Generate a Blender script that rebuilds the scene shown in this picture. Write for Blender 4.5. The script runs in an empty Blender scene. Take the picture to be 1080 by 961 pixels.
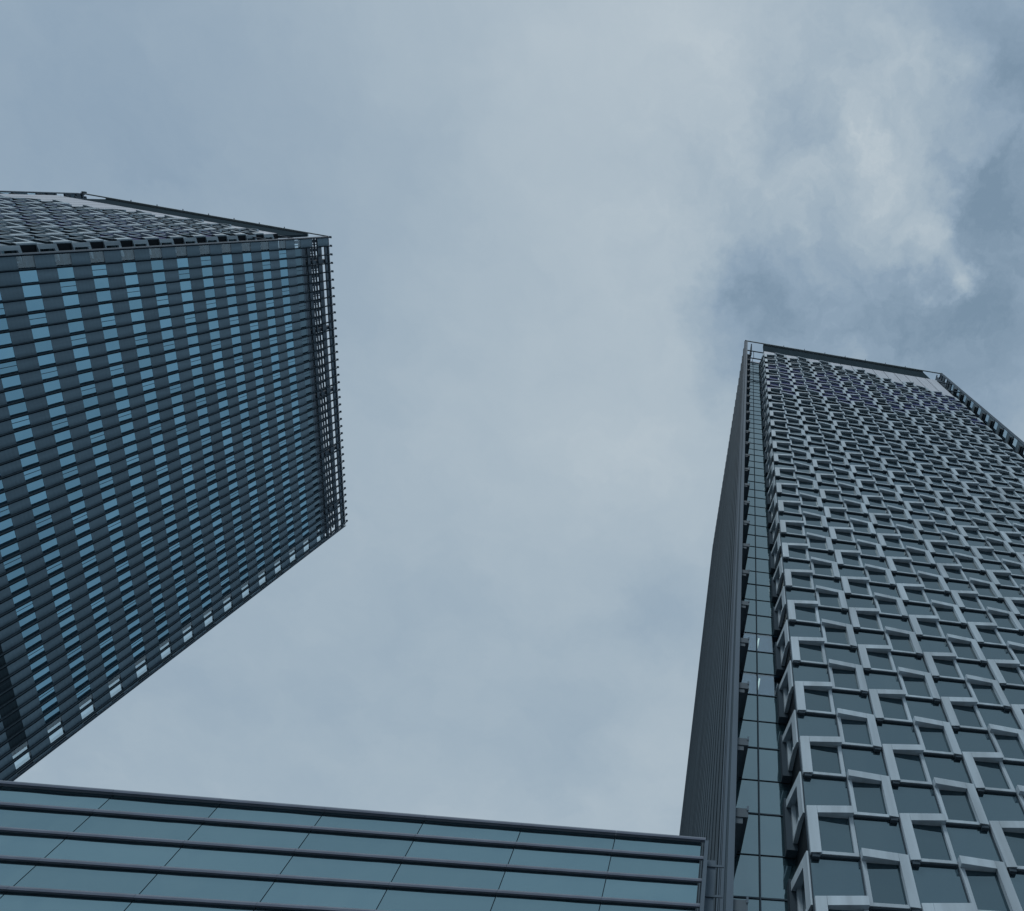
import bpy, bmesh, math, random
from mathutils import Vector, Matrix

random.seed(7)
C = bpy.context.scene.collection
SC = bpy.context.scene

# ------------------------------------------------------------------ camera
# calibrated from the vanishing points of the three buildings (the photograph is
# a full-height crop from the left of a wider frame, hence the lens shift)
F_PX, PX, PY, IW, IH = 686.25, 836.05, 480.5, 1080.0, 961.0
RW = Matrix(((-0.17788577, -0.98248582, -0.0554821),
             (0.92530438, -0.14781109, -0.349233),
             (0.3349156, -0.11346141, 0.93539192)))      # world -> (right, down, forward)
CAM = Vector((0.0, 0.0, 1.6))
cd = bpy.data.cameras.new("camera")
cam = bpy.data.objects.new("camera", cd)
C.objects.link(cam)
rb = Matrix(((1, 0, 0), (0, -1, 0), (0, 0, -1))) @ RW
cam.matrix_world = Matrix.Translation(CAM) @ rb.transposed().to_quaternion().normalized().to_matrix().to_4x4()
cd.sensor_fit = 'HORIZONTAL'
cd.sensor_width = 36.0
cd.lens = 36.0 * F_PX / IW
cd.shift_x = -(PX - IW / 2) / IW
cd.shift_y = 0.0
cd.clip_start = 0.1
cd.clip_end = 6000.0
SC.camera = cam


def project(p):
    c = RW @ (Vector(p) - CAM)
    if c.z <= 0.1:
        return None
    return (PX + F_PX * c.x / c.z, PY + F_PX * c.y / c.z)


def pixel_dir(x, y):
    return (RW.transposed() @ Vector(((x - PX) / F_PX, (y - PY) / F_PX, 1.0))).normalized()


def seen_area(pts):
    """projected area of a quad (0 when its middle is outside the frame)"""
    q = [project(p) for p in pts]
    if any(v is None for v in q):
        return 0.0
    mx = sum(v[0] for v in q) / len(q)
    my = sum(v[1] for v in q) / len(q)
    if not (-8 < mx < IW + 8 and -8 < my < IH + 8):
        return 0.0
    a = 0.0
    for i in range(len(q)):
        j = (i + 1) % len(q)
        a += q[i][0] * q[j][1] - q[j][0] * q[i][1]
    return abs(a) / 2


# ------------------------------------------------------------------ sky and sun
SUN_EL, SUN_AZ = math.radians(58), math.radians(152)     # direction to the sun: azimuth from +X towards +Y
w = bpy.data.worlds.new("World")
SC.world = w
w.use_nodes = True
nt = w.node_tree
nt.nodes.clear()
N, L = nt.nodes.new, nt.links.new


def math_node(op, a, b=None, clamp=False):
    n = N('ShaderNodeMath')
    n.operation = op
    n.use_clamp = clamp
    for i, v in enumerate((a, b)):
        if v is None:
            continue
        if isinstance(v, (int, float)):
            n.inputs[i].default_value = v
        else:
            L(v, n.inputs[i])
    return n.outputs[0]


def map_range(v, a, b, c, d, interp='SMOOTHSTEP'):
    n = N('ShaderNodeMapRange')
    n.interpolation_type = interp
    n.inputs['From Min'].default_value, n.inputs['From Max'].default_value = a, b
    n.inputs['To Min'].default_value, n.inputs['To Max'].default_value = c, d
    L(v, n.inputs['Value'])
    return n.outputs['Result']


tc = N('ShaderNodeTexCoord')
sep = N('ShaderNodeSeparateXYZ')
L(tc.outputs['Generated'], sep.inputs[0])
zc = math_node('MAXIMUM', sep.outputs['Z'], 0.12)
comb = N('ShaderNodeCombineXYZ')                           # the cloud layer: a flat deck overhead
L(math_node('DIVIDE', sep.outputs['X'], zc), comb.inputs[0])
L(math_node('DIVIDE', sep.outputs['Y'], zc), comb.inputs[1])
deck = comb.outputs[0]


def noise(scale, detail, rough, vec, w_=0.0, dist=0.0):
    n = N('ShaderNodeTexNoise')
    n.noise_dimensions = '4D'
    n.inputs['W'].default_value = w_
    n.inputs['Scale'].default_value = scale
    n.inputs['Detail'].default_value = detail
    n.inputs['Roughness'].default_value = rough
    n.inputs['Distortion'].default_value = dist
    L(vec, n.inputs['Vector'])
    return n


wn = noise(8.0, 8, 0.62, deck, 3.1)
ws = N('ShaderNodeVectorMath'); ws.operation = 'SUBTRACT'
L(wn.outputs['Color'], ws.inputs[0]); ws.inputs[1].default_value = (0.5, 0.5, 0.5)
wm = N('ShaderNodeVectorMath'); wm.operation = 'MULTIPLY_ADD'
L(ws.outputs[0], wm.inputs[0]); wm.inputs[1].default_value = (0.22, 0.22, 0.0)
L(deck, wm.inputs[2])
warped = wm.outputs[0]


def blob(px, py, rx_, amp, vec=None, inner=0.0):
    """soft patch of the cloud deck centred on the direction of a given point of the sky"""
    d = pixel_dir(px, py)
    cx, cy = d.x / d.z, d.y / d.z
    n = N('ShaderNodeVectorMath'); n.operation = 'DISTANCE'
    L(vec or warped, n.inputs[0]); n.inputs[1].default_value = (cx, cy, 0)
    return map_range(n.outputs['Value'], inner, rx_, amp, 0.0)


terms = []
for px, py, r, a in ((890, 335, 0.19, -0.44), (820, 335, 0.13, -0.30), (1030, 400, 0.22, -0.36), (790, 290, 0.08, -0.22), (832, 135, 0.11, -0.42), (1060, 265, 0.21, -0.48), (1070, 60, 0.28, -0.44), (1060, 190, 0.14, -0.24),
                     (785, 360, 0.13, -0.32), (700, 655, 0.17, -0.17), (970, 360, 0.16, -0.30), (800, 235, 0.10, -0.16),
                     (810, 310, 0.10, -0.20), (1075, 380, 0.2, -0.16),
                     (0, 110, 0.70, -0.32), (240, 150, 0.40, -0.08), (100, 720, 0.75, -0.14), (560, 790, 0.30, -0.10),
                     (640, 330, 0.42, 0.06), (690, 470, 0.26, 0.13), (700, 100, 0.45, 0.06), (1003, 308, 0.055, 0.62), (985, 262, 0.07, 0.34),
                     (965, 60, 0.10, 0.16), (900, 190, 0.13, 0.02), (980, 190, 0.10, 0.14), (690, 830, 0.25, 0.14)):
    terms.append(blob(px, py, r, a))
tot = terms[0]
for t in terms[1:]:
    tot = math_node('ADD', tot, t)
n1 = noise(2.2, 7, 0.56, warped, 1.7)
n2 = noise(7.5, 6, 0.6, warped, 8.2)
v1 = map_range(n1.outputs['Fac'], 0.28, 0.72, -0.09, 0.09, 'LINEAR')
v2 = map_range(n2.outputs['Fac'], 0.30, 0.70, -0.15, 0.15, 'LINEAR')
broken = blob(950, 240, 0.48, 1.0, deck, 0.12)            # the deck breaks up on one side
v2 = math_node('MULTIPLY', v2, math_node('ADD', 0.40, math_node('MULTIPLY', broken, 1.6)))
tot = math_node('ADD', tot, math_node('ADD', v1, v2))
tot = math_node('ADD', tot, 0.67, clamp=True)
ramp = N('ShaderNodeValToRGB')
el = ramp.color_ramp.elements
el[0].position, el[0].color = 0.0, (0.178, 0.262, 0.350, 1)
el[1].position, el[1].color = 1.0, (0.488, 0.560, 0.605, 1)
for p, c in ((0.30, (0.254, 0.346, 0.442, 1)), (0.60, (0.338, 0.427, 0.503, 1)), (0.82, (0.407, 0.489, 0.551, 1))):
    e = el.new(p); e.color = c
L(tot, ramp.inputs['Fac'])
sky = N('ShaderNodeTexSky')
sky.sky_type = 'NISHITA'
sky.sun_disc = False
sky.sun_elevation = SUN_EL
sky.sun_rotation = math.radians(90) - SUN_AZ
sky.air_density = 1.2
sky.dust_density = 2.0
skm = N('ShaderNodeVectorMath'); skm.operation = 'SCALE'
L(sky.outputs[0], skm.inputs[0]); skm.inputs['Scale'].default_value = 1.0
cls = N('ShaderNodeVectorMath'); cls.operation = 'SCALE'
L(ramp.outputs['Color'], cls.inputs[0]); cls.inputs['Scale'].default_value = 10.0
mx = N('ShaderNodeMix'); mx.data_type = 'RGBA'
mx.inputs['Factor'].default_value = 0.95                  # the sky is almost wholly overcast
L(skm.outputs[0], mx.inputs['A']); L(cls.outputs[0], mx.inputs['B'])
bg = N('ShaderNodeBackground')
bg.inputs['Strength'].default_value = 0.106
L(mx.outputs['Result'], bg.inputs['Color'])
wo = N('ShaderNodeOutputWorld')
L(bg.outputs[0], wo.inputs['Surface'])

sd = bpy.data.lights.new("sun", 'SUN')
sd.energy = 1.5
sd.angle = math.radians(16)
sd.color = (1.0, 0.99, 0.97)
sun = bpy.data.objects.new("sun", sd)
C.objects.link(sun)
sv = Vector((math.cos(SUN_EL) * math.cos(SUN_AZ), math.cos(SUN_EL) * math.sin(SUN_AZ), math.sin(SUN_EL)))
sun.rotation_euler = sv.to_track_quat('Z', 'Y').to_euler()
sun.location = sv * 400

SC.view_settings.view_transform = 'Standard'
SC.view_settings.look = 'None'
SC.view_settings.exposure = 0.0
SC.view_settings.gamma = 1.0
SC.view_settings.use_curve_mapping = False
SC.render.engine = 'CYCLES'
SC.cycles.use_denoising = True
SC.cycles.max_bounces = 6
SC.cycles.transparent_max_bounces = 10

# ------------------------------------------------------------------ materials
MATS = {}


def principled(name):
    m = bpy.data.materials.new(name)
    m.use_nodes = True
    t = m.node_tree
    return m, t, t.nodes['Principled BSDF']


def island_random(t):
    g = t.nodes.new('ShaderNodeNewGeometry')
    o = t.nodes.new('ShaderNodeObjectInfo')
    a = t.nodes.new('ShaderNodeMath'); a.operation = 'ADD'
    t.links.new(g.outputs['Random Per Island'], a.inputs[0])
    t.links.new(o.outputs['Random'], a.inputs[1])
    f = t.nodes.new('ShaderNodeMath'); f.operation = 'FRACT'
    t.links.new(a.outputs[0], f.inputs[0])
    return f.outputs[0], g


def vary_color(t, rnd, col, amount):
    r = t.nodes.new('ShaderNodeMapRange')
    r.inputs['To Min'].default_value = 1 - amount
    r.inputs['To Max'].default_value = 1 + amount
    t.links.new(rnd, r.inputs['Value'])
    s = t.nodes.new('ShaderNodeVectorMath'); s.operation = 'SCALE'
    s.inputs[0].default_value = col[:3]
    t.links.new(r.outputs['Result'], s.inputs['Scale'])
    return s.outputs[0]


def weather(t, src, scale, lo, hi, stretch=(1, 1, 0.12)):
    """streaky dirt, washed down the face"""
    tcn = t.nodes.new('ShaderNodeTexCoord')
    mp = t.nodes.new('ShaderNodeMapping')
    mp.inputs['Scale'].default_value = stretch
    oi = t.nodes.new('ShaderNodeObjectInfo')
    sh = t.nodes.new('ShaderNodeVectorMath'); sh.operation = 'ADD'
    t.links.new(tcn.outputs['Object'], sh.inputs[0]); t.links.new(oi.outputs['Location'], sh.inputs[1])
    t.links.new(sh.outputs[0], mp.inputs['Vector'])
    nn = t.nodes.new('ShaderNodeTexNoise')
    nn.inputs['Scale'].default_value = scale
    nn.inputs['Detail'].default_value = 5
    t.links.new(mp.outputs[0], nn.inputs['Vector'])
    r = t.nodes.new('ShaderNodeMapRange')
    r.inputs['From Min'].default_value, r.inputs['From Max'].default_value = 0.3, 0.7
    r.inputs['To Min'].default_value, r.inputs['To Max'].default_value = lo, hi
    t.links.new(nn.outputs['Fac'], r.inputs['Value'])
    s = t.nodes.new('ShaderNodeVectorMath'); s.operation = 'SCALE'
    t.links.new(src, s.inputs[0])
    t.links.new(r.outputs['Result'], s.inputs['Scale'])
    return s.outputs[0]


def metal_panel(name, col, rough=0.6, metallic=0.0, var=0.06, dirt=(0.88, 1.07), spec=0.10):
    m, t, b = principled(name)
    rnd, g = island_random(t)
    c = weather(t, vary_color(t, rnd, col, var), 1.6, dirt[0], dirt[1])
    t.links.new(c, b.inputs['Base Color'])
    b.inputs['Roughness'].default_value = rough
    b.inputs['Metallic'].default_value = metallic
    b.inputs['Specular IOR Level'].default_value = spec
    MATS[name] = m
    return m


def ribbed_panel(name, col, pitch, rough=0.6, depth=0.03, spec=0.12):
    """sheet metal with fine horizontal ribs"""
    m = metal_panel(name, col, rough, spec=spec)
    t = m.node_tree; b = t.nodes['Principled BSDF']
    tcn = t.nodes.new('ShaderNodeTexCoord')
    sp = t.nodes.new('ShaderNodeSeparateXYZ')
    t.links.new(tcn.outputs['Object'], sp.inputs[0])
    a = t.nodes.new('ShaderNodeMath'); a.operation = 'MULTIPLY'; a.inputs[1].default_value = 2 * math.pi / pitch
    t.links.new(sp.outputs['Z'], a.inputs[0])
    s = t.nodes.new('ShaderNodeMath'); s.operation = 'SINE'
    t.links.new(a.outputs[0], s.inputs[0])
    bp = t.nodes.new('ShaderNodeBump')
    bp.inputs['Distance'].default_value = depth
    bp.inputs['Strength'].default_value = 0.22
    t.links.new(s.outputs[0], bp.inputs['Height'])
    t.links.new(bp.outputs[0], b.inputs['Normal'])
    return m


def coated_glass(name, base, ior, tint, metallic=0.0, tilt=0.02, var=0.12, rough=0.03, wave=0.0):
    """opaque-looking reflective curtain-wall glass, each pane tilted by a hair"""
    m, t, b = principled(name)
    rnd, g = island_random(t)
    t.links.new(vary_color(t, rnd, base, var), b.inputs['Base Color'])
    b.inputs['Metallic'].default_value = metallic
    b.inputs['IOR'].default_value = ior
    b.inputs['Roughness'].default_value = rough
    b.inputs['Specular Tint'].default_value = (*tint, 1)
    wn_ = t.nodes.new('ShaderNodeTexWhiteNoise'); wn_.noise_dimensions = '1D'
    t.links.new(rnd, wn_.inputs['W'])
    su = t.nodes.new('ShaderNodeVectorMath'); su.operation = 'SUBTRACT'
    t.links.new(wn_.outputs['Color'], su.inputs[0]); su.inputs[1].default_value = (0.5, 0.5, 0.5)
    sc = t.nodes.new('ShaderNodeVectorMath'); sc.operation = 'SCALE'
    t.links.new(su.outputs[0], sc.inputs[0]); sc.inputs['Scale'].default_value = tilt
    # slow ripple of rolled glass
    tcn = t.nodes.new('ShaderNodeTexCoord')
    nn = t.nodes.new('ShaderNodeTexNoise'); nn.inputs['Scale'].default_value = 0.55; nn.inputs['Detail'].default_value = 2
    t.links.new(tcn.outputs['Object'], nn.inputs['Vector'])
    s2 = t.nodes.new('ShaderNodeVectorMath'); s2.operation = 'SUBTRACT'
    t.links.new(nn.outputs['Color'], s2.inputs[0]); s2.inputs[1].default_value = (0.5, 0.5, 0.5)
    s3 = t.nodes.new('ShaderNodeVectorMath'); s3.operation = 'SCALE'
    t.links.new(s2.outputs[0], s3.inputs[0]); s3.inputs['Scale'].default_value = 0.05 + wave
    ad = t.nodes.new('ShaderNodeVectorMath'); ad.operation = 'ADD'
    t.links.new(sc.outputs[0], ad.inputs[0]); t.links.new(s3.outputs[0], ad.inputs[1])
    ad2 = t.nodes.new('ShaderNodeVectorMath'); ad2.operation = 'ADD'
    t.links.new(g.outputs['Normal'], ad2.inputs[0]); t.links.new(ad.outputs[0], ad2.inputs[1])
    no = t.nodes.new('ShaderNodeVectorMath'); no.operation = 'NORMALIZE'
    t.links.new(ad2.outputs[0], no.inputs[0])
    t.links.new(no.outputs[0], b.inputs['Normal'])
    MATS[name] = m
    return m


def clear_glass(name, tint, ior=1.5):
    m = bpy.data.materials.new(name)
    m.use_nodes = True
    t = m.node_tree
    t.nodes.clear()
    tr = t.nodes.new('ShaderNodeBsdfTransparent'); tr.inputs[0].default_value = (*tint, 1)
    gl = t.nodes.new('ShaderNodeBsdfGlossy'); gl.inputs['Roughness'].default_value = 0.03
    gl.inputs['Color'].default_value = (0.8, 0.92, 1.0, 1)
    ge = t.nodes.new('ShaderNodeNewGeometry')
    dt = t.nodes.new('ShaderNodeVectorMath'); dt.operation = 'DOT_PRODUCT'
    t.links.new(ge.outputs['Normal'], dt.inputs[0]); t.links.new(ge.outputs['Incoming'], dt.inputs[1])

    def mm(op, a, b_=None):
        n = t.nodes.new('ShaderNodeMath'); n.operation = op; n.use_clamp = op == 'ADD'
        for k, v in enumerate((a, b_)):
            if v is None:
                continue
            if isinstance(v, (int, float)):
                n.inputs[k].default_value = v
            else:
                t.links.new(v, n.inputs[k])
        return n.outputs[0]
    f0 = ((ior - 1) / (ior + 1)) ** 2
    fr = mm('ADD', mm('MULTIPLY', mm('POWER', mm('SUBTRACT', 1.0, mm('ABSOLUTE', dt.outputs['Value'])), 5.0), 1 - f0), f0)
    mi = t.nodes.new('ShaderNodeMixShader')
    t.links.new(fr, mi.inputs[0]); t.links.new(tr.outputs[0], mi.inputs[1]); t.links.new(gl.outputs[0], mi.inputs[2])
    o = t.nodes.new('ShaderNodeOutputMaterial')
    t.links.new(mi.outputs[0], o.inputs['Surface'])
    MATS[name] = m
    return m


frame_m = metal_panel('frame_aluminium', (0.445, 0.555, 0.635), 0.5, 0.0, 0.08, dirt=(0.80, 1.10))
white_m = metal_panel('pale_panel', (0.54, 0.60, 0.68), 0.6, 0.0, 0.05)
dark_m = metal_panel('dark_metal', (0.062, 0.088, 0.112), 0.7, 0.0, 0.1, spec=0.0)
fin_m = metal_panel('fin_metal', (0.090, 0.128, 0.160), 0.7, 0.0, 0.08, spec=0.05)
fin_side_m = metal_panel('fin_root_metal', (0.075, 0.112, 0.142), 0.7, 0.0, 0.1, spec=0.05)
tip_m = metal_panel('dark_fin_front', (0.012, 0.020, 0.028), 0.8, 0.0, 0.1, spec=0.0)  # thin facing, colours the fin fronts darker than their sides
screen_m = metal_panel('screen_metal', (0.125, 0.165, 0.205), 0.7, 0.0, 0.12, spec=0.05)
fin_light_m = metal_panel('fin_groove_metal', (0.20, 0.26, 0.30), 0.6)
span_m = ribbed_panel('spandrel_sheet', (0.175, 0.262, 0.328), 0.43, depth=0.02)
cap_m = metal_panel('end_cap_metal', (0.105, 0.150, 0.195), 0.65)
ledge_m = metal_panel('ledge_metal', (0.10, 0.135, 0.165), 0.65)
coping_m = metal_panel('coping_metal', (0.34, 0.42, 0.45), 0.6)
louvre_m = ribbed_panel('louvre_metal', (0.040, 0.062, 0.078), 0.30, rough=0.7, spec=0.0)  # dark louvre sheet of the fascia and the louvred window rows
core_m = metal_panel('core_wall', (0.015, 0.021, 0.028), 0.6)
roof_m = metal_panel('roof_membrane', (0.12, 0.13, 0.14), 0.8)
navy_m = ribbed_panel('navy_louvre', (0.028, 0.044, 0.165), 0.16)
pane_m = coated_glass('vision_glass', (0.012, 0.024, 0.032), 2.45, (0.62, 0.88, 1.0), var=0.30)
plain_m = coated_glass('spandrel_glass', (0.020, 0.036, 0.048), 2.55, (0.62, 0.88, 1.0), var=0.30)
dull_m = coated_glass('dull_ribbon_glass', (0.10, 0.17, 0.215), 1.5, (1, 1, 1), 0.9, tilt=0.03, var=0.10)
ribbon_m = coated_glass('ribbon_glass', (0.195, 0.375, 0.490), 1.5, (1, 1, 1), 0.92, tilt=0.04, var=0.14, wave=0.05)
podium_m = coated_glass('podium_glass', (0.208, 0.330, 0.380), 1.5, (1, 1, 1), 0.9, tilt=0.03, var=0.06, wave=0.06)
slot_m = coated_glass('slot_glass', (0.026, 0.052, 0.066), 3.2, (0.66, 0.90, 1.0), tilt=0.015, var=0.15)
clear_m = clear_glass('clear_glass', (0.82, 0.90, 0.93), 1.9)
strip_m = clear_glass('slot_clear_glass', (0.62, 0.80, 0.90), 2.9)
lightened_m = metal_panel('rail_lightened_metal', (0.22, 0.27, 0.335), 0.5)  # paler rail metal, with light put into its colour
rail_m = metal_panel('rail_metal', (0.125, 0.158, 0.215), 0.6)


# ------------------------------------------------------------------ mesh building
HEX = ((0, 3, 2, 1), (4, 5, 6, 7), (0, 1, 5, 4), (1, 2, 6, 5), (2, 3, 7, 6), (3, 0, 4, 7))


class MB:
    """collects hexahedra and links them as ONE mesh object"""

    def __init__(self):
        self.v, self.f, self.mi, self.mats = [], [], [], []

    def hexa(self, pts, mat):
        pts = [Vector(p) for p in pts]
        b = len(self.v)
        self.v += pts
        det = (pts[1] - pts[0]).cross(pts[3] - pts[0]).dot(pts[4] - pts[0])
        if mat not in self.mats:
            self.mats.append(mat)
        k = self.mats.index(mat)
        for f in HEX:
            f = tuple(b + i for i in f)
            self.f.append(f if det > 0 else f[::-1])
            self.mi.append(k)

    def box(self, x0, x1, y0, y1, z0, z1, mat, fn=None):
        p = [(x0, y0, z0), (x1, y0, z0), (x1, y1, z0), (x0, y1, z0), (x0, y0, z1), (x1, y0, z1), (x1, y1, z1), (x0, y1, z1)]
        self.hexa([fn(*q) for q in p] if fn else p, mat)

    def build(self, name, parent=None, loc=None, kind=None):
        me = bpy.data.meshes.new(name)
        me.from_pydata([tuple(v) for v in self.v], [], self.f)
        for m in self.mats:
            me.materials.append(m)
        me.polygons.foreach_set('material_index', self.mi)
        me.update()
        o = bpy.data.objects.new(name, me)
        C.objects.link(o)
        if parent:
            o.parent = parent
        if loc is not None:
            o.location = loc
        if kind:
            o['kind'] = kind
        return o


def copy_under(o, parent, loc):
    c = o.copy()
    C.objects.link(c)
    c.parent = parent
    c.location = loc
    return c


# ------------------------------------------------------------------ ground
g = MB()
g.box(-3000, 3000, -3000, 3000, -0.6, 0.0, metal_panel('asphalt', (0.05, 0.052, 0.055), 0.9, 0, 0))
go = g.build('ground', kind='structure')
pm, pt, pb = principled('paving_stone')
br = pt.nodes.new('ShaderNodeTexBrick')
br.inputs['Scale'].default_value = 1.0
br.inputs['Color1'].default_value = (0.165, 0.17, 0.175, 1)
br.inputs['Color2'].default_value = (0.135, 0.14, 0.145, 1)
br.inputs['Mortar'].default_value = (0.04, 0.04, 0.04, 1)
tcp = pt.nodes.new('ShaderNodeTexCoord')
pt.links.new(tcp.outputs['Object'], br.inputs['Vector'])
pt.links.new(br.outputs['Color'], pb.inputs['Base Color'])
pb.inputs['Roughness'].default_value = 0.8
g = MB()
g.box(-12, 140, -90, 160, 0.004, 0.13, pm)
g.build('pavement', kind='structure')

# ------------------------------------------------------------------ the twin towers
FLOOR = 3.9
W_COL = 2.04            # width of one facade column
NCOL = 16
U_FR = 3.8              # the framed block starts here
U_END = U_FR + NCOL * W_COL
U_TOT = U_END + 4.1    # overall width, tip to tip of the fins
D_GLASS = 0.20           # glass plane of the framed face
D_STRIP = 2.5           # glass plane of the recessed slots
Z_TOP = 127.1
Z_ROOF = 119.4
BAY = 1.482
FRAME_H = 2.15
NFL = 32
D0 = 0.42               # the slab ends start this far behind the front of the frames


def tower(name, label, origin, sx, depth, lean=0.0, blade_a_seen=True, dark_rows=()):
    """origin = world (X of the front, Y of the near fin tips); sx = +1 / -1 world Y direction of u.
    local u runs along the framed face, d into the building, z up"""
    nb = int((depth - 1.0) / BAY)
    D = nb * BAY + 0.8 + D0
    base = Vector((origin[0] + D / 2, origin[1] + sx * U_TOT / 2, 0.13))

    def P(u, d, z):
        return Vector((origin[0] + d, origin[1] + sx * u, z)) - base

    def wp(u, d, z):
        return Vector((origin[0] + d, origin[1] + sx * u, z))

    root = bpy.data.objects.new(name, None)
    C.objects.link(root)
    root.location = base
    root.rotation_euler = (lean, 0, 0)
    root['label'] = label
    root['category'] = 'skyscraper'
    root['group'] = 'twin office towers'

    def mb_box(m, u0, u1, d0, d1, z0, z1, mat):
        m.box(u0, u1, d0, d1, z0, z1, mat, P)

    # ---- solid core and roof
    m = MB()
    mb_box(m, U_FR, U_END, D_GLASS + 0.06, D - 3.0, 0.13, Z_ROOF - 0.4, core_m)
    m.build('core_wall', root)
    m = MB()
    mb_box(m, 0.86, U_FR, 5.0, D - 2.5, 0.13, Z_ROOF - 0.5, core_m)
    mb_box(m, U_END, U_TOT - 0.86, 5.0, D - 2.5, 0.13, Z_ROOF - 0.5, core_m)
    m.build('side_wall', root)
    m = MB()
    mb_box(m, 0.9, U_TOT - 0.9, D_STRIP + 0.1, D - 2.9, Z_ROOF - 0.45, Z_ROOF + 0.05, roof_m)
    m.build('roof_slab', root)
    m = MB()
    mb_box(m, 12, U_TOT - 12, 14, D - 12, Z_ROOF + 0.05, Z_ROOF + 5.0, roof_m)
    m.build('plant_room', root)

    # ---- framed face: modules in (s along the column, p out of the glass, z)
    def frame_mesh(even):
        m = MB()
        W = W_COL - 0.06

        def T(s, p, z):
            if not even:
                s = W - s
            return Vector((0, 0, 0)) + (P(s + 0.03, -p, z) - P(0, 0, 0))

        def proj(s):
            return 0.20 + 0.19 * s / W
        J, BH = 0.43, 0.34
        # broad upright and the head bar, whose front leans out towards its free end
        for s0, s1, z0, z1 in ((0, J, 0, FRAME_H), (J + 0.012, W, FRAME_H - BH, FRAME_H)):
            p = [(s0, 0, z0), (s1, 0, z0), (s1, proj(s1), z0), (s0, proj(s0), z0),
                 (s0, 0, z1), (s1, 0, z1), (s1, proj(s1), z1), (s0, proj(s0), z1)]
            m.hexa([T(*q) for q in p], frame_m)
        m.hexa([T(*q) for q in [(W - 0.17, 0, 0), (W, 0, 0), (W, 0.15, 0), (W - 0.17, 0.15, 0),
                                (W - 0.17, 0, FRAME_H - BH - 0.004), (W, 0, FRAME_H - BH - 0.004),
                                (W, 0.15, FRAME_H - BH - 0.004), (W - 0.17, 0.15, FRAME_H - BH - 0.004)]], frame_m)
        m.hexa([T(*q) for q in [(J + 0.004, 0, 0), (W - 0.174, 0, 0), (W - 0.174, 0.15, 0), (J + 0.004, 0.15, 0),
                                (J + 0.004, 0, 0.13), (W - 0.174, 0, 0.13), (W - 0.174, 0.15, 0.13), (J + 0.004, 0.15, 0.13)]], frame_m)
        # dark block below the broad upright, dark strip put in as the sill's shaded underside
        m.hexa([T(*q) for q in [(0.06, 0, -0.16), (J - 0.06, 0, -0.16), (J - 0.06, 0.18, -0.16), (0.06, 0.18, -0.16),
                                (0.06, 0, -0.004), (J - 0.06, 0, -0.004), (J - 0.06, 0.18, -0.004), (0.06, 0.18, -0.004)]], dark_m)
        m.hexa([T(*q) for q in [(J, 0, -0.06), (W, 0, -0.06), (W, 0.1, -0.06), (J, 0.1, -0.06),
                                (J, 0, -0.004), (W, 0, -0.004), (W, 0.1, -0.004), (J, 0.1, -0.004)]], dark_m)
        return m

    def pane_mesh(even, mat):
        m = MB()
        W = W_COL - 0.06
        s0, s1 = (0.41, W - 0.13) if even else (0.13, W - 0.41)
        m.box(s0, s1, -0.03, 0.02, 0.08, FRAME_H - 0.26, mat, lambda s, p, z: P(s + 0.03, -p, z) - P(0, 0, 0))
        return m

    def plain_mesh(mat):
        m = MB()
        m.box(0.03, W_COL - 0.03, -0.05, 0.0, -(FLOOR - FRAME_H) + 0.03, -0.0, mat, lambda s, p, z: P(s, -p, z) - P(0, 0, 0))
        return m

    rng = random.Random(11)
    cells = []
    for c in range(NCOL):
        ztop = 118.6 - max(0, c - 6) * 1.05
        for k in range(NFL + 1):
            z1 = 2.72 + FLOOR * k + (FLOOR / 2 if c % 2 else 0)      # top of the frame
            z0 = z1 - FRAME_H
            if z0 < 1.0 or z1 > ztop:
                continue
            navy = 94.0 < z1 < 110.0 and rng.random() < 0.72
            u = U_FR + c * W_COL
            a = seen_area([wp(u, 0, z0), wp(u + W_COL, 0, z0), wp(u + W_COL, 0, z1), wp(u, 0, z1)])
            cells.append((a, c, z0, navy, u))
    cells.sort(key=lambda t: -t[0])
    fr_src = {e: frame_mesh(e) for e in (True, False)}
    first = {}
    rest_f, rest_p, rest_g = MB(), MB(), MB()

    def merge(dst, src, loc):
        b = len(dst.v)
        dst.v += [v + loc for v in src.v]
        for f, k in zip(src.f, src.mi):
            mat = src.mats[k]
            if mat not in dst.mats:
                dst.mats.append(mat)
            dst.f.append(tuple(i + b for i in f))
            dst.mi.append(dst.mats.index(mat))

    pane_src = {(e, n): pane_mesh(e, navy_m if n else pane_m) for e in (True, False) for n in (True, False)}
    plain_src = {n: plain_mesh(navy_m if n else plain_m) for n in (True, False)}
    for i, (a, c, z0, navy, u) in enumerate(cells):
        e = c % 2 == 0
        loc = P(u, D_GLASS, z0)
        if i < 100 and a > 0:
            key = ('f', e)
            if key not in first:
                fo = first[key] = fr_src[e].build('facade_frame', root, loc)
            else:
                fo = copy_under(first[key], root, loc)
            key = ('p', e, navy)
            if key not in first:
                first[key] = pane_src[(e, navy)].build('window_pane', fo, (0, 0, 0))
            else:
                copy_under(first[key], fo, (0, 0, 0))
            key = ('g', navy)
            if key not in first:
                first[key] = plain_src[navy].build('glass_panel', root, loc)
            else:
                copy_under(first[key], root, loc)
        else:
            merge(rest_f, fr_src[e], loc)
            merge(rest_p, pane_src[(e, navy)], loc)
            merge(rest_g, plain_src[navy], loc)
    rest_f.build('facade_frame', root, kind='stuff')
    rest_p.build('window_pane', root, kind='stuff')
    rest_g.build('glass_panel', root, kind='stuff')

    # dark joints between the columns
    for c in range(NCOL + 1):
        m = MB()
        u = U_FR + c * W_COL
        mb_box(m, u - 0.028, u + 0.028, D_GLASS - 0.03, D_GLASS + 0.05, 0.13, Z_ROOF - 0.5, dark_m)
        m.build('joint_strip', root)

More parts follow.
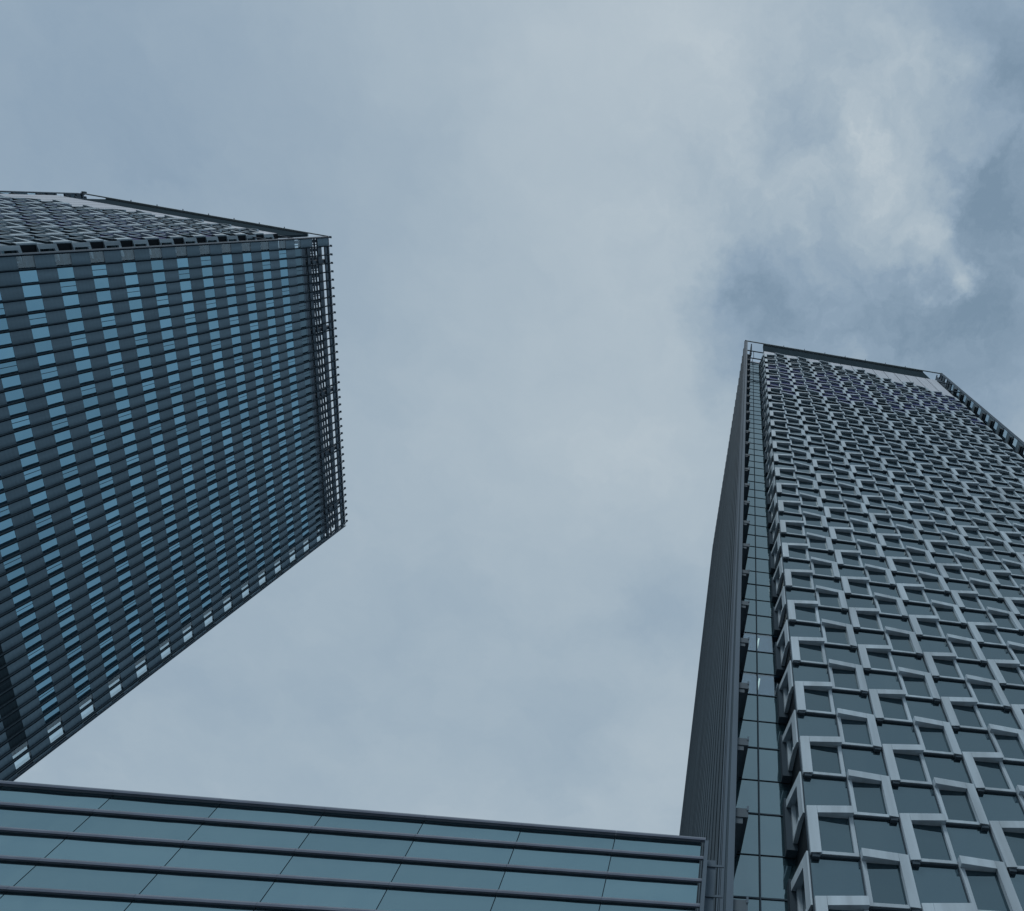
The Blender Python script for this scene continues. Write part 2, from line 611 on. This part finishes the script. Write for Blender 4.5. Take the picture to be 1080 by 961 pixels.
    # pale panels above the stepped top of the frames
    for c in range(NCOL):
        m = MB()
        u = U_FR + c * W_COL
        top = max(z0 + FRAME_H for a, cc, z0, n_, u_ in cells if cc == c)
        if Z_ROOF - top > 0.3:
            mb_box(m, u + 0.05, u + W_COL - 0.05, D_GLASS - 0.03, D_GLASS + 0.05, top + 0.02, Z_ROOF - 0.4, white_m)
            m.build('pale_panel', root)

    # dark recessed fascia under the roof edge, coping, and open rails across the slots
    m = MB()
    mb_box(m, U_FR + 0.1, U_END - 0.4, D_GLASS + 0.35, D_GLASS + 0.75, Z_ROOF - 0.4, Z_TOP - 0.35, louvre_m)
    m.build('roof_fascia', root)
    m = MB()
    mb_box(m, 0.55, U_TOT - 0.55, 0.20, 0.40, Z_TOP - 0.22, Z_TOP, coping_m)
    mb_box(m, U_FR + 0.1, U_END - 0.4, 0.29, D_GLASS + 0.7, Z_TOP - 0.34, Z_TOP - 0.06, coping_m)
    m.build('coping', root)
    for c in range(1, 8):
        m = MB()
        u = U_FR + c * W_COL * 2
        mb_box(m, u - 0.05, u + 0.05, 0.0, 0.22, Z_TOP + 0.004, Z_TOP + 0.08, dark_m)
        m.build('coping_clip', root)
    for z in (113.2, 119.3):
        for ua, ub in ((0.86, U_FR + 0.1), (U_END - 0.1, U_TOT - 0.86)):
            m = MB()
            mb_box(m, ua, ub, 0.44, 0.62, z - 0.18, z, cap_m)
            m.build('slot_rail', root)

    # ---- the two slab ends: ribbon windows, spandrels, fins
    for side in (0, 1):
        def S(u, d, z, side=side):
            return P(u if side == 0 else U_TOT - u, d, z)

        def sw(u, d, z, side=side):
            return wp(u if side == 0 else U_TOT - u, d, z)
        # spandrels: one long ribbed sheet per floor
        glass_z = []
        zb = 0.94 + FLOOR
        prev_top = 0.13
        while zb + 1.75 < 119.8:
            glass_z.append((zb, zb + 1.75))
            m = MB()
            m.box(0.60, 0.85, D0, D - 0.1, prev_top, zb, span_m, S)
            m.build('spandrel', root)
            prev_top = zb + 1.75
            zb += FLOOR
        m = MB()
        m.box(0.60, 0.85, D0, D - 0.1, prev_top, Z_ROOF, span_m, S)
        m.build('spandrel', root)
        # ribbon windows
        cand = []
        for fi, (za, zb_) in enumerate(glass_z):
            for b in range(nb):
                d0 = D0 + b * BAY + 0.04
                d1 = d0 + BAY - 0.08
                clear = b == 0 or b >= nb - 2
                a = seen_area([sw(0.6, d0, za), sw(0.6, d1, za), sw(0.6, d1, zb_), sw(0.6, d0, zb_)])
                if sx < 0:
                    a = a if (side == 1 and b == 0) else 0.0
                elif side == 1:
                    a = 0.0
                split = (b + (fi % 2) * 2 + (fi // 2) % 2) % 4 == 1
                cand.append((a, d0, d1, za, zb_, clear, split, fi))
        cand.sort(key=lambda t: -t[0])
        rest = MB()
        for i, (a, d0, d1, za, zb_, clear, split, fi) in enumerate(cand):
            solo = i < 100 and a > 0
            m = MB() if solo else rest
            mat = clear_m if clear else (louvre_m if round(za, 1) in dark_rows else (dull_m if za > 117 else ribbon_m))
            m.box(0.615, 0.66, d0, d1, za, zb_, mat, S)
            m.box(0.604, 0.72, d0 - 0.02, d0 + 0.03, za, zb_, dark_m, S)
            if split and not clear:
                mid = (d0 + d1) / 2 - 0.06
                m.box(0.600, 0.612, mid - 0.03, mid + 0.03, za, zb_, dark_m, S)
                m.box(0.600, 0.612, d1 - 0.09, d1 - 0.05, za, zb_, dark_m, S)
            if solo:
                m.build('ribbon_window', root)
        rest.build('ribbon_window', root, kind='stuff')
        # fins
        for b in range(nb + 1):
            d = D0 + b * BAY
            m = MB()
            m.box(0.24, 0.36, d - 0.05, d + 0.05, 0.5, Z_TOP + 0.02, fin_m, S)
            m.box(0.364, 0.43, d - 0.03, d + 0.03, 0.5, Z_TOP - 0.3, fin_light_m, S)
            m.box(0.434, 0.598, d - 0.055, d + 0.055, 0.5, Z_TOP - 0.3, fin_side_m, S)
            m.box(0.225, 0.238, d - 0.062, d + 0.062, 0.5, Z_TOP - 0.3, tip_m, S)
            f = m.build('fin', root)
            m = MB()
            m.box(0.44, 0.50, d - 0.02, d + 0.02, Z_TOP + 0.024, Z_TOP + 0.15, fin_m, S)
            m.box(0.34, 0.60, d - 0.17, d + 0.17, Z_TOP + 0.154, Z_TOP + 0.46, dark_m, S)
            m.build('finial', f)
        # slab end caps, with shadow gaps
        for da, db in ((D0 - 0.12, D0 - 0.06), (D - 0.05, D)):
            m = MB()
            m.box(0.60, 0.86, da, db + 0.06, 0.13, Z_TOP - 0.3, cap_m, S)
            m.box(0.26, 0.30, da + 0.01, db, 0.5, Z_TOP - 0.3, cap_m, S)
            m.box(0.33, 0.36, da + 0.01, db, 0.5, Z_TOP - 0.3, cap_m, S)
            m.box(0.38, 0.50, da + 0.01, db, 0.5, Z_TOP - 0.3, cap_m, S)
            if db == D:
                for za, zb_ in glass_z:
                    m.box(0.53, 0.596, D - 0.50, D - 0.36, za - 0.2, zb_ + 0.9, coping_m, S)
            m.build('end_cap', root)
        # open screen above the roof
        for z0, z1, u0, u1 in ((Z_ROOF + 0.004, 120.4, 0.62, 0.80), (121.05, 121.7, 0.62, 0.82), (122.3, 122.6, 0.64, 0.78),
                               (123.9, 124.9, 0.62, 0.82), (125.9, 126.5, 0.64, 0.80), (126.85, Z_TOP, 0.58, 0.86)):
            m = MB()
            m.box(u0, u1, D0 + 0.02, D - 0.1, z0, z1, screen_m, S)
            m.build('screen_beam', root)
        for b in range(2, nb, 8):
            m = MB()
            m.box(0.9, 1.5, D0 + b * BAY + 0.9, D0 + b * BAY + 1.5, Z_ROOF + 0.06, Z_TOP - 0.4, screen_m, S)
            m.build('screen_column', root)
        for b in range(nb):
            m = MB()
            d = D0 + (b + 0.35) * BAY
            m.box(2.20, 2.30, d + 0.6 * BAY, d + 0.6 * BAY + 0.16, Z_ROOF + 0.06, Z_TOP - 0.8 - 0.6 * (b % 3), screen_m, S)
            m.box(1.55, 1.75, d, d + 0.50, Z_ROOF + 0.06, Z_TOP - 0.8, screen_m, S)
            m.build('screen_post', root)
        for z in (120.6, 122.0, 123.2, 124.6, 126.3):
            m = MB()
            m.box(1.56, 1.74, D0 + 0.2, D - 0.4, z, z + 0.25, screen_m, S)
            m.build('screen_beam', root)
        # first bay at the roof: solid sheet
        m = MB()
        m.box(0.59, 0.615, D0 + 0.04, D0 + BAY - 0.06, Z_ROOF + 0.01, 122.4, span_m, S)
        m.box(0.59, 0.615, D0 + 0.04, D0 + BAY - 0.06, 123.9, 126.84, span_m, S)
        m.build('screen_panel', root)

        # ---- recessed slot between slab end and framed block
        ug0, ug1 = 0.86, U_FR
        zs = []
        k = 0
        while True:
            za = 0.37 + FLOOR * k
            if za > 117.5:
                break
            zs.append((max(za, 0.2), min(za + 1.85, 118.6), 'v'))
            zs.append((za + 1.87, min(za + FLOOR, 118.6), 's'))
            k += 1
        rest = MB()
        for za, zb_, kind_ in zs:
            pts = [sw(ug0, D_STRIP, za), sw(ug1, D_STRIP, za), sw(ug1, D_STRIP, zb_), sw(ug0, D_STRIP, zb_)]
            a = seen_area(pts) if side == 0 else 0
            m = MB() if (a > 12) else rest
            m.box(ug0, 2.19, D_STRIP, D_STRIP + 0.04, za + 0.02, zb_ - 0.02, (strip_m if side == 0 and (abs(za - 31.57) < 0.1 or abs(za - 35.47) < 0.1) else slot_m), S)
            m.box(2.25, ug1, D_STRIP, D_STRIP + 0.04, za + 0.02, zb_ - 0.02, (strip_m if side == 0 and (abs(za - 31.57) < 0.1 or abs(za - 35.47) < 0.1) else slot_m), S)
            if a > 12:
                m.build('slot_window', root)
        if rest.v:
            rest.build('slot_window', root, kind='stuff')
        m = MB()
        m.box(2.19, 2.25, D_STRIP - 0.10, D_STRIP + 0.06, 0.2, 118.6, dark_m, S)
        m.build('slot_mullion', root)
        spare = MB()
        for i, (za, zb_, kind_) in enumerate(zs):
            if za > 118:
                continue
            m = MB() if side == 0 else spare
            t_ = 0.06 if kind_ == 'v' else 0.022
            m.box(ug0, ug1, D_STRIP - 0.04, D_STRIP - 0.002, za - t_ / 2, za + t_ / 2, dark_m, S)
            if side == 0:
                m.build('slot_transom', root)
        if spare.v:
            spare.build('slot_transom', root, kind='stuff')
        m = MB()
        m.box(ug0, ug1, D_STRIP - 0.1, D_STRIP + 0.1, 118.6, 119.2, white_m, S)
        m.build('slot_cap', root)
        # stepped ledges on the inner face of the slab end
        k = 0
        while 2.75 + FLOOR * k < 118:
            zt = 2.75 + FLOOR * k
            m = MB()
            m.box(0.87, 1.42, 0.50, D_STRIP - 0.02, zt - 0.42, zt, ledge_m, S)
            m.box(0.87, 1.20, 0.54, D_STRIP - 0.02, zt - 0.70, zt - 0.424, ledge_m, S)
            m.box(1.36, 1.44, 0.46, 0.49, zt - 0.12, zt + 0.10, cap_m, S)
            m.build('ledge', root)
            k += 1
        # frames wrapped round the corner into the slot (pale module, then one coloured dark for its shade)
        if side == 0:
            wrap = []
            for k in range(NFL):
                z1 = 2.72 + FLOOR * k + FLOOR / 2
                z0 = z1 - FRAME_H
                if z1 > 118.0 or z0 < 1:
                    continue

                def T(s, p, z, z0=z0):        # s runs inward from the corner, p out of the side wall
                    return P(U_FR - p, D_GLASS + s, z0 + z)
                m = MB()
                Wd = D_STRIP - D_GLASS - 0.5

                def pj(s):
                    return 0.10 + 0.30 * s / Wd
                for s0, s1, za, zb_ in ((0.0, 0.46, 0, FRAME_H), (0.47, Wd, FRAME_H - 0.36, FRAME_H)):
                    p = [(s0, 0, za), (s1, 0, za), (s1, pj(s1), za), (s0, pj(s0), za), (s0, 0, zb_), (s1, 0, zb_), (s1, pj(s1), zb_), (s0, pj(s0), zb_)]
                    m.hexa([T(*q) for q in p], frame_m)
                m.box(Wd - 0.18, Wd, 0, 0.2, 0, FRAME_H - 0.364, frame_m, T)
                m.box(0.47, Wd - 0.184, 0, 0.2, 0, 0.15, frame_m, T)
                f = m.build('return_frame', root)
                m = MB()
                m.box(0.28, Wd - 0.15, -0.02, 0.02, 0.1, FRAME_H - 0.3, pane_m, T)
                m.build('window_pane', f)
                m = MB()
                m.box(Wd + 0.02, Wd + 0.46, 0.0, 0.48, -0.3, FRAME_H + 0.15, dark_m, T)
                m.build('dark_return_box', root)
        # side wall of the framed block in the slot
        m = MB()
        m.box(U_FR + 0.004, U_FR + 0.05, D_GLASS + 0.02, D_STRIP + 0.06, 0.13, Z_ROOF - 0.5, core_m, S)
        m.build('return_wall', root)
    return root, P


rt, PR = tower('office_tower', 'office tower on the right, its zigzag grid of pale window frames facing the viewer',
               (22.8, -2.15), -1, 46.0, lean=-0.0044)
lt, PL = tower('office_tower', 'office tower on the left, its broad side of blue ribbon windows crossed by dark fins',
               (16.95, 72.6), 1, 58.2, dark_rows=(63.3, 59.4))

# tube lamps burning behind the slot glass of the right-hand tower
em = bpy.data.materials.new('lit_tube'); em.use_nodes = True
eb = em.node_tree.nodes['Principled BSDF']
eb.inputs['Emission Color'].default_value = (1.0, 0.86, 0.62, 1)
eb.inputs['Emission Strength'].default_value = 1.15
for z in (33.32, 37.22):
    m = MB()
    m.box(2.36, 2.45, D_STRIP + 0.25, D_STRIP + 1.0, z - 0.06, z, em, PR)
    m.build('tube_lamp', rt)
    m = MB()
    m.box(0.9, U_FR - 0.05, D_STRIP + 0.06, 4.9, z + 0.02, z + 0.5, core_m, PR)
    m.box(0.9, U_FR - 0.05, D_STRIP + 0.06, 4.9, z - 2.4, z - 2.0, core_m, PR)
    m.build('room_ceiling', rt)
# little camera unit on the left tower's coping, a plain dark box
m = MB()
m.box(U_TOT - 0.9, U_TOT - 0.55, 0.0, 0.3, Z_TOP + 0.004, Z_TOP + 0.55, dark_m, PL)
m.build('coping_camera', lt)

# ------------------------------------------------------------------ low glazed building
PXF = 19.7
Y_END, Y_FAR = -1.50, 60.0
SEAM0, SEAM = 1.44, 2.99
pod = bpy.data.objects.new('glazed_building', None)
C.objects.link(pod)
pod.location = (PXF + 1.0, 29.0, 0.13)
pod['label'] = 'low teal glass building with horizontal rails along the bottom of the view'
pod['category'] = 'building'


def PP(y, x, z):
    return Vector((x, y, z)) - pod.location


m = MB()
m.box(Y_END + 0.3, Y_FAR, PXF + 0.10, PXF + 2.6, 0.13, 17.40, core_m, PP)
m.build('back_wall', pod)
m = MB()
m.box(Y_END + 0.1, Y_FAR, PXF + 0.12, PXF + 2.7, 17.41, 17.50, roof_m, PP)
m.build('roof', pod)
rows = [17.59, 16.95, 16.20]
while rows[-1] > 1.2:
    rows.append(rows[-1] - 0.79)
seams = [Y_END + 0.12] + [SEAM0 + SEAM * i for i in range(0, 20)]
rest = MB()
for i in range(len(rows) - 1):
    for j in range(len(seams) - 1):
        y0, y1, z0, z1 = seams[j] + 0.014, seams[j + 1] - 0.014, rows[i + 1] + 0.01, rows[i] - 0.01
        solo = i < 8 and j < 9
        m = MB() if solo else rest
        m.box(y0, y1, PXF, PXF + 0.04, z0, z1, podium_m, PP)
        if solo:
            m.build('glass_panel', pod)
rest.build('glass_panel', pod, kind='stuff')
m = MB()
m.box(Y_END + 0.13, Y_FAR, PXF + 0.03, PXF + 0.08, 0.5, 17.57, dark_m, PP)
m.build('seam_backing', pod)
for i, z in enumerate(rows):
    m = MB()
    e = 0.15 if i == 0 else 0.105
    for j in range(len(seams) - 1):
        y0 = seams[j] + (0.004 if j else -0.12)
        y1 = seams[j + 1] - 0.004
        m.box(y0, y1, PXF - e, PXF - e + 0.05, z - 0.095, z - 0.036, rail_m, PP)
        m.box(y0, y1, PXF - e + 0.004, PXF - e + 0.05, z - 0.034, z, lightened_m, PP)  # bright top edge of the rail, painted as a lighter strip
        m.box(y0, y1, PXF - e + 0.054, PXF - 0.004, z - 0.075, z - 0.02, lightened_m, PP)  # underside coloured lighter to stand in for bounced light
    m.build('rail' if i else 'roof_rail', pod)
# corner post, down pipe and its clips at the end of the building
m = MB()
m.box(Y_END - 0.10, Y_END + 0.02, PXF - 0.20, PXF + 0.1, 0.13, 17.45, cap_m, PP)
m.build('corner_post', pod)
m = MB()
m.box(Y_END - 0.42, Y_END - 0.13, PXF + 0.3, PXF + 0.55, 0.13, 17.15, cap_m, PP)
for z in (16.9, 15.9, 14.6, 13.4, 12.2, 11.0):
    m.box(Y_END - 0.70, Y_END - 0.12, PXF + 0.26, PXF + 0.296, z, z + 0.07, cap_m, PP)
m.build('down_pipe', pod)
